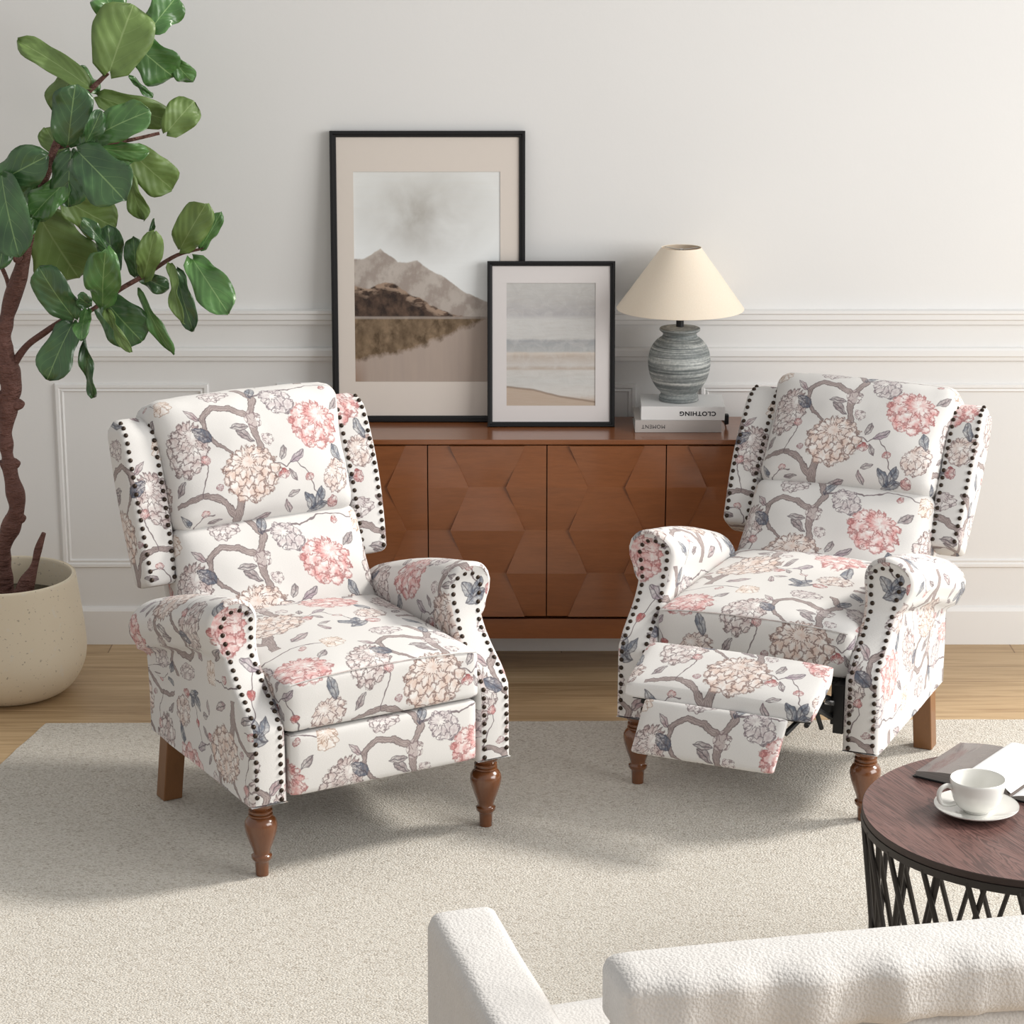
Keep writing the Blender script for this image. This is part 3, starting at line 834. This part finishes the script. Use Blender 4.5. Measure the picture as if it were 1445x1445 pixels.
def ground(px, py, z=0.0):
    c, s = math.cos(TH), math.sin(TH); dx = (px - 722.5) / F_PX; dz = -(py - 722.5) / F_PX
    v = Vector((dx, c + dz * s, -s + dz * c)); t = (z - CAM_H) / v.z; return Vector((v.x * t, v.y * t, z))
recliner('closed floral wingback armchair with brass nailheads on the left, beside the potted fig', (-.311, 5.170, .0125), R(30.0), False)
recliner('reclined floral wingback armchair on the right with its footrest raised', (.570, 5.468, .0125), R(-24.5), True)

# ------------------------------------------------------------ coffee table
M['tabletop'] = None
def top_mat():
    q = Mat('stained_elm', .38, .45)
    o = q.map(q.coord('Object'), (1, 1, 1), rot=(0, 0, R(-21))); x, y, z = q.xyz(o)
    g = q.vec(x * 30, y * 1.8, z * 2)
    n1 = q.noise(g, 1.0, 4, .6, .8); n2 = q.noise(q.vec(x * 220, y * 6, 0.0), 1.0, 3); rg = (n1 * 75).sin() * .5 + .5
    c = q.mix(n1, (.10, .045, .038), (.21, .115, .10)); c = q.mix(rg.above(.74, 5) * .6, c, (.03, .016, .015)); c = q.mix(((n2 - .62) * 6).clamp() * .5, c, (.36, .26, .25))
    q.color(c); q.bump(rg * .6 + n2, .0007, .5); return q.m
TT = empty('coffee_table', (1.0, 4.31, .0125), 0, 'round dark wood coffee table on a crossed black rod drum base', 'table')
TR, TZ = .332, .4375
mb = MB(); mb.lathe([(TR - .0012, TZ - .0006), (0, TZ)], 96); mb.mi = 1; mb.lathe([(0, TZ - .0155), (TR - .002, TZ - .0155), (TR, TZ - .0135), (TR, TZ - .002), (TR - .0012, TZ - .0006)], 96)
mb.build('table_top', [top_mat(), wood('dark_table_edge', (.035, .022, .018), (.075, .05, .042), (6, 6, 40), .5)], TT, angle=30, weld=1e-5)
M['tablemetal'] = Mat('dark_bronze_metal', .5, .5, .4, (.055, .048, .043)).m
mb = MB(); mb.lathe([(TR + .001, TZ - .030), (TR + .001, TZ - .0157), (TR - .014, TZ - .0157), (TR - .014, TZ - .030), (TR + .001, TZ - .030)], 96); mb.build('rim', M['tablemetal'], TT, angle=30)
mb = MB(); mb.lathe([(TR - .03, 0), (TR - .03, .012), (TR - .045, .012), (TR - .045, 0), (TR - .03, 0)], 96); mb.build('base_ring', M['tablemetal'], TT, angle=30)
NR = 22; rt, rb_ = TR - .007, TR - .0375
for dirn in (-1, 1):
    for k in range(NR):
        a = 2 * PI * (k + .33 * dirn + .1) / NR; a2 = a + dirn * .37
        mb = MB(); off = .0045 * dirn
        mb.tube([((rt + off) * math.cos(a), (rt + off) * math.sin(a), TZ - .024), ((rb_ + off) * math.cos(a2), (rb_ + off) * math.sin(a2), .010)], .0053, 8)
        mb.build('rod', M['tablemetal'], TT)
TTOP = .0125 + TZ
M['porcelain'] = Mat('white_porcelain', .12, .5, 0, (.74, .735, .70), **{'Coat Weight': .4}).m
sc = empty('saucer', (.881, 4.308, TTOP + .0005), 0, 'round white porcelain saucer under the cup on the coffee table', 'saucer')
mb = MB(); mb.lathe(smooth_path([(0, .004), (.030, .004), (.040, .005), (.060, .010), (.078, .0165), (.0795, .0175), (.078, .0145), (.060, .006), (.042, .0015), (.040, 0), (.034, 0), (.032, .002), (0, .002)], 3), 64)
mb.build('dish', M['porcelain'], sc, angle=60)
cp = empty('coffee_cup', (.881, 4.308, TTOP + .0050), 0, 'white porcelain coffee cup with looped handle standing on the saucer', 'cup')
mb = MB(); mb.lathe(smooth_path([(0, .006), (.020, .006), (.034, .014), (.044, .032), (.0488, .056), (.0497, .064), (.0515, .0645), (.0518, .056), (.047, .030), (.037, .011), (.026, .004), (.024, 0), (.0215, 0), (.021, .002), (0, .002)], 3), 64)
mb.build('bowl', M['porcelain'], cp, angle=70)
mb = MB(); mb.tube(smooth_path([(-.049, -.006, .050), (-.060, -.010, .054), (-.072, -.014, .048), (-.075, -.015, .034), (-.068, -.013, .020), (-.054, -.008, .015), (-.040, -.004, .017)], 6), .0046, 12); mb.build('handle', M['porcelain'], cp)

# open book on the table
def pg_mat():
    q = Mat('dark_photo_page', .12, .5, **{'Coat Weight': .6}); n = q.noise(q.coord('Object'), 22, 4)
    q.color(q.mix(n, (.10, .075, .065), (.20, .165, .15))); return q.m
def pgedge():
    q = Mat('page_edges', .5, .4); x, y, z = q.xyz(q.coord('Object')); n = q.noise(q.vec(x * 5, y * 5, z * 900), 1, 2)
    q.color(q.mix(n, (.16, .15, .14), (.42, .40, .38))); return q.m
M['whitepage'] = Mat('white_page', .4, .4, 0, (.80, .81, .82)).m
ob = empty('open_book', (.962, 4.374, TTOP + .0005), R(-36), 'thick glossy book lying open behind the cup on the coffee table', 'book')
BL = .197; PE = pgedge()
def strip(mb, prof, y0, y1, mi=0):
    mb.mi = mi; P = [[(x, y, z) for y in (y0, y1)] for x, z in prof]; mb.grid(P)
def solid(name, top, bot, mat, y0=0, y1=BL):
    mb = MB(); strip(mb, top, y0, y1, 0); mb.mi = 1
    P = [[(x, y0, z) for x, z in top], [(x, y0, z) for x, z in bot]]; mb.grid(P)
    P = [[(x, y1, z) for x, z in top], [(x, y1, z) for x, z in bot]]; mb.grid(P)
    strip(mb, bot, y0, y1, 1)
    for i in (0, -1): mb.grid([[(*top[i][:1], y, top[i][1]) for y in (y0, y1)], [(*bot[i][:1], y, bot[i][1]) for y in (y0, y1)]])
    return mb.build(name, mat, ob, angle=40, weld=1e-6)
xs = [-.205 + .205 * k / 16 for k in range(17)]
topL = [(x, .012 + .012 * math.sin(PI * min(1, (x + .205) / .205)) ** 1.0 - (.010 if x > -.01 else 0)) for x in xs]
solid('left_pages', topL, [(x, .0025) for x in xs], [pg_mat(), PE])
xr = [.195 * k / 16 for k in range(17)]
solid('right_pages', [(x, .004 + .018 * math.sin(PI * min(1, x / .22 + .02)) ** .7) for x in xr], [(x, .0025) for x in xr], [M['whitepage'], PE])
tw = smooth_path([(-.100, .0300), (-.094, .0365), (-.075, .0385), (-.050, .0345), (-.025, .0260), (-.003, .0120)], 5)
solid('turned_pages', tw, [(x, min(z - .001, .0122 + .012 * math.sin(PI * min(1, (x + .205) / .205)))) for x, z in tw], [M['whitepage'], PE], .0005, BL)
mb = MB(); mb.box(-.210, .200, -.003, BL + .003, 0, .0024, .0005); mb.build('cover', M['black'], ob, smooth=False)

# ------------------------------------------------------------ white boucle armchair in the foreground
def boucle():
    q = Mat('white_boucle', .95, .15); o = q.coord('Object')
    n = q.noise(o, 190, 3, .6); v = q.voro(o, 210); n2 = q.noise(o, 30, 3)
    q.color(q.mix(n2 * .5 + n * .5, (.52, .50, .48), (.68, .665, .645))); q.bump(n - v * .8, .003, .45); q.b.inputs['Sheen Weight'].default_value = .3
    return q.m
M['boucle'] = boucle()
sf = empty('boucle_armchair', (-.128, 3.400, .0125), R(17.5), 'white boucle armchair seen from behind in the foreground, cut by the frame', 'armchair')
# local x to the right along the back, y away from the camera (the way the chair faces)
def bc(name, x0, x1, y0, y1, z0, z1, r, puf=0, put=0, seed=1, wr=.004, shape=None, n=26):
    a, b, c = (x1 - x0) / 2, (y1 - y0) / 2, (z1 - z0) / 2
    return cushion(name, M['boucle'], sf, a, b, c, r, lambda v: Vector((v.x + (x0 + x1) / 2, v.y + (y0 + y1) / 2, v.z + (z0 + z1) / 2)), puf, put, n, (0, 0), wr, seed, shape)
bc('armrest', .0, .112, -.60, .018, .10, .640, .022, .0, .004, 1, shape=lambda v: Vector((v.x + .055 * (v.y - .3), v.y, v.z)))
bc('armrest', 1.30, 1.41, -.56, .0, .10, .637, .030, .0, .004, 2)
bc('seat_base', .113, 1.299, -.42, .03, .12, .30, .03, 0, 0, 3)
bc('seat_cushion', .114, 1.298, -.32, .062, .301, .440, .03, .006, .010, 4)
bc('backrest', .165, 1.25, -.445, -.345, .20, .612, .02, 0, 0, 5, shape=lambda v: Vector((v.x, v.y - .11 * (v.x + .42), v.z)))
def wrk(v):
    w = noise.noise(Vector((v.x * 16, 3, v.z * 3))) * .012 + noise.noise(Vector((v.x * 34, 8, v.z * 4))) * .006
    if v.y < 0: v.y += w * 1.3
    v.y -= .11 * (v.x + .42)
    return v
bc('back_cushion', .160, 1.25, -.450, -.330, .600, .705, .026, .012, .006, 6, .005, wrk, 60)
for x, y in ((.06, -.5), (.06, -.06), (1.35, -.5), (1.35, -.06)):
    mb = MB(); mb.lathe([(0, 0), (.014, 0), (.020, .099), (0, .099)], 20, (x, y)); mb.build('leg', M['leg'], sf)

# ------------------------------------------------------------ fiddle leaf fig in its pot
def pot_mat():
    q = Mat('cream_terrazzo', .55, .35); o = q.coord('Object'); n = q.noise(o, 120, 2); n2 = q.noise(o, 45, 3); n3 = q.noise(o, 4, 2)
    c = q.mix(n3, (.78, .685, .52), (.84, .765, .62)); c = q.mix(n.above(.69, 30) * .6, c, (.28, .23, .17)); c = q.mix(n2.above(.66, 20) * .35, c, (.80, .77, .70)); q.color(c); return q.m
PX, PY = -1.372, 6.30
pot = empty('plant_pot', (PX, PY, 0), 0, 'rounded cream speckled stone planter holding the fig tree, standing on bare floor', 'planter')
PR = [(0, 0), (.115, 0), (.150, .008), (.180, .035), (.202, .075), (.211, .120), (.208, .180), (.200, .250), (.191, .322), (.188, .327), (.183, .328), (.179, .322), (.186, .24), (.19, .21)]
mb = MB(); mb.lathe(smooth_path(PR, 4), 72); mb.build('pot', pot_mat(), pot, angle=60)
ps = Mat('dark_moss_soil', .95, .2); n = ps.noise(ps.coord('Object'), 50, 4); ps.color(ps.mix(n, (.05, .045, .03), (.15, .13, .09))); ps.bump(n, .02, .8)
mb = MB(); mb.lathe([(0, .262), (.10, .258), (.184, .250)], 48); mb.build('soil', ps.m, pot, angle=60)

def bark():
    q = Mat('fig_bark', .6, .35); o = q.coord('Object'); n = q.noise(q.map(o, (40, 40, 120)), 1, 3, .6); n2 = q.noise(o, 25, 4)
    q.color(q.mix(n * .6 + n2 * .5 - .05, (.05, .020, .016), (.26, .125, .10))); q.bump(n + n2 * 1.5, .014, 1.0); return q.m
M['bark'] = bark()
def leaf_mat(name, dark, light, vein, rough=.3, coat=.35):
    q = Mat(name, rough, .5, **{'Coat Weight': coat, 'Coat Roughness': .25}); uv = q.coord('UV'); u, v, _ = q.xyz(uv)
    n = q.noise(q.coord('Object'), 12, 3)
    c = q.mix(((n - .3) * 2).clamp(), dark, light)
    au = u.abs(); vn = ((v * 4.6 - au * 1.5 - au * au * .9).frac() - .5).abs().below(.022, 40) * (1.0 - au * .8)
    c = q.mix(vn * .5, c, vein); c = q.mix(au.below(.028, 60) * .8, c, vein)
    q.color(c); h = ((v * 4.6 - au * 1.5 - au * au * .9) * (2 * PI)).sin() * .6 + q.noise(q.coord('Object'), 26, 2) * 3; q.bump(h, .004, .22)
    q.b.inputs['Subsurface Weight'].default_value = .0
    return q.m
LM = [leaf_mat('dark_glossy_leaf', (.026, .078, .026), (.075, .165, .055), (.20, .32, .12)),
      leaf_mat('mid_green_leaf', (.055, .150, .036), (.115, .255, .070), (.25, .40, .15)),
      leaf_mat('pale_olive_leaf', (.115, .185, .045), (.175, .270, .075), (.25, .34, .13), .5, .1)]
TY_ = PY
def at(px, py, dy=0.0):
    c, s = math.cos(TH), math.sin(TH); d = Vector(((px - 722.5) / F_PX, c - (py - 722.5) / F_PX * s, -s - (py - 722.5) / F_PX * c))
    t = (TY_ + dy) / d.y; p = d * t + Vector((0, 0, CAM_H)); return p - Vector((PX, PY, 0))
fig = empty('fig_tree', (PX, PY, 0), 0, 'tall fiddle leaf fig tree with broad green leaves growing from the cream planter', 'plant')
def branch(name, pts, k=6, knob=.12):
    sp = smooth_path([(*at(x, y, dy), r) for x, y, dy, r in pts], k)
    mb = MB()
    mb.tube([p[:3] for p in sp], [p[3] * (1 + knob * noise.noise(Vector(p[:3]) * 22)) for p in sp], 14)
    return mb.build(name, M['bark'], fig)
trunk = branch('trunk', [(12, 868, 0, .026), (6, 812, 0, .024), (4, 775, 0, .021), (16, 742, 0, .026), (24, 712, -.01, .024), (15, 668, -.01, .021), (8, 620, 0, .022), (12, 572, 0, .023), (16, 545, 0, .028), (9, 515, 0, .029), (6, 470, 0, .020), (16, 425, 0, .019), (29, 385, 0, .019), (38, 342, 0, .014), (56, 275, -.02, .012), (76, 212, -.02, .010), (108, 150, 0, .008), (152, 103, 0, .006)], 10, .5)
for k_, (x, y) in enumerate(((26, 732), (24, 571), (18, 655), (0, 560))):
    branch('knot', [(x - 14, y + 4, 0, .020), (x - 4, y, 0, .019), (x + 5, y - 1, -.004, .014), (x + 10, y - 2, -.006, .005)], 4)
branch('branch', [(20, 512, 0, .013), (38, 488, 0, .009), (62, 470, -.02, .0085), (92, 450, -.03, .007), (125, 440, -.04, .006), (170, 408, -.05, .0065), (205, 388, -.05, .006), (250, 360, -.06, .005), (292, 350, -.07, .003)])
branch('branch', [(16, 420, 0, .008), (10, 395, .02, .006), (0, 372, .03, .006)])
branch('branch', [(36, 350, 0, .009), (24, 368, -.02, .008), (18, 352, -.03, .006)])
branch('branch', [(80, 208, 0, .006), (118, 203, -.04, .005), (170, 200, -.03, .005), (225, 188, -.02, .004)])
branch('sucker_stub', [(24, 862, -.04, .030), (34, 835, -.05, .026), (38, 822, -.05, .020), (48, 800, -.05, .011), (54, 775, -.05, .010), (62, 752, -.05, .006)], 6, .3)

def fig_leaf(bx_, by_, tx_, ty_, w_px, mi, dy=0.0, tip=0.0, roll=0.0, fold=.12, curl=.10):
    a, b = at(bx_, by_, dy), at(tx_, ty_, dy + tip)
    ax = b - a; L = ax.length; ax.normalize()
    view = Vector((0, 1, -.2)).normalized(); side = ax.cross(view).normalized(); nrm = side.cross(ax).normalized()
    if nrm.y > 0: nrm = -nrm
    rm = Matrix.Rotation(roll, 3, ax); side = rm @ side; nrm = rm @ nrm
    hw = w_px / 525.0 / 2 / max(.35, abs(math.cos(roll)))
    n, m = 14, 8; P = []; U = []; sd_ = random.random() * 50
    for i in range(n + 1):
        t = i / n
        w = hw * max(0.015, lerp_tab([(0, .12), (.04, .50), (.12, .72), (.25, .78), (.4, .84), (.6, 1.0), (.75, 1.0), (.87, .82), (.95, .5), (1, .08)], t)) * (1 + .06 * math.sin(t * 10 + sd_) * (t > .1))
        row = []; ur = []
        for j in range(-m // 2, m // 2 + 1):
            s_ = j / (m / 2)
            wav = noise.noise(Vector((t * 3.5, s_ * 1.2, sd_))) * .024 * abs(s_) + math.sin(t * 9 + sd_ + s_) * .006 * abs(s_)
            back = -.22 * hw * (abs(s_)) if t < .12 else 0
            p = a + ax * (L * t + (back if i < 3 else 0) * (1 - t / .14 if t < .14 else 0)) + side * (s_ * w) + nrm * (fold * w * abs(s_) + curl * L * (math.sin(t * PI) * .5 - t * t * .35) + wav)
            row.append(p); ur.append((s_, t))
        P.append(row); U.append(ur)
    mb = MB(); mb.grid(P, U)
    o = mb.build('leaf', LM[mi], fig, angle=180, recalc=False)
    md = o.modifiers.new('thick', 'SOLIDIFY'); md.thickness = .0008
    return o
LEAVES = [
 (155, 100, 188, 6, 86, 2, -.02, .04, .1), (190, 62, 246, 110, 58, 1, .03, .04, .2), (210, 44, 250, -6, 46, 1, .02, .05, .2), (238, 78, 273, 117, 28, 1, .06, .03, .2), (165, 38, 146, -14, 46, 1, .05, .04, .3),
 (128, 124, 24, 55, 34, 2, .0, .03, .3), (104, 106, 74, 158, 42, 2, .05, .05, .2), (137, 130, 106, 98, 26, 1, .04, .02, .4), (182, 107, 216, 138, 9, 1, .04, .02, .3), (138, 136, 244, 172, 42, 2, .03, .03, .2),
 (236, 186, 274, 142, 48, 2, .01, .03, .1), (96, 204, 106, 120, 58, 0, -.06, -.02, .1), (118, 207, 143, 157, 24, 0, -.09, -.02, .5), (132, 194, 210, 156, 50, 1, -.07, -.04, -.2), (118, 206, 210, 216, 26, 1, -.03, .01, .4),
 (182, 212, 244, 268, 56, 2, .02, .05, .1), (110, 214, 176, 282, 68, 0, -.10, -.10, -.15), (182, 246, 203, 312, 24, 2, .0, .02, .4), (86, 216, 64, 180, 36, 2, .04, .02, .1), (-12, 262, 66, 220, 54, 0, -.05, -.04, .1),
 (2, 248, 26, 362, 62, 0, -.08, -.10, .1), (92, 258, 44, 306, 46, 1, -.04, -.03, .2), (100, 214, 96, 292, 54, 0, -.03, -.02, .1), (92, 282, 164, 322, 56, 2, .01, .04, .2), (56, 306, 112, 394, 92, 2, .02, .05, .05),
 (54, 302, 24, 342, 26, 1, -.05, -.04, .2), (152, 354, 117, 308, 18, 0, -.04, -.04, .5), (160, 384, 152, 318, 36, 0, -.02, .0, .2), (145, 432, 148, 354, 52, 1, -.09, -.10, .0), (104, 448, 54, 378, 50, 0, -.06, -.04, -.2),
 (103, 455, 66, 536, 50, 0, -.04, -.04, .1), (120, 478, 131, 562, 17, 0, -.02, .0, .4), (122, 436, 114, 478, 25, 1, -.10, -.10, .1), (148, 424, 200, 482, 64, 0, -.03, -.02, .1), (152, 437, 182, 497, 14, 2, -.07, -.07, .5),
 (196, 408, 244, 502, 21, 1, -.04, .0, .4), (192, 390, 188, 334, 28, 0, -.03, -.02, .1), (203, 392, 218, 328, 34, 2, -.06, -.05, .2), (199, 390, 238, 408, 26, 0, -.04, .0, .1), (254, 352, 290, 288, 48, 2, -.07, -.06, .0),
 (283, 350, 312, 300, 19, 1, -.07, -.02, .4), (272, 366, 322, 442, 50, 1, -.09, -.08, -.1), (241, 372, 256, 456, 15, 2, -.08, -.07, .4), (248, 380, 272, 468, 30, 0, -.05, -.03, .2), (16, 302, -2, 380, 30, 0, -.04, -.04, .1),
 (128, 432, 110, 418, 22, 0, -.05, -.04, .0), (212, 335, 217, 313, 7, 0, -.05, -.03, .2), (150, 200, 188, 228, 34, 1, -.01, .0, .1), (60, 240, 30, 300, 40, 1, .0, .02, .1), (-20, 330, 20, 300, 40, 0, .02, .02, .1)]
for L_ in LEAVES: fig_leaf(*L_)
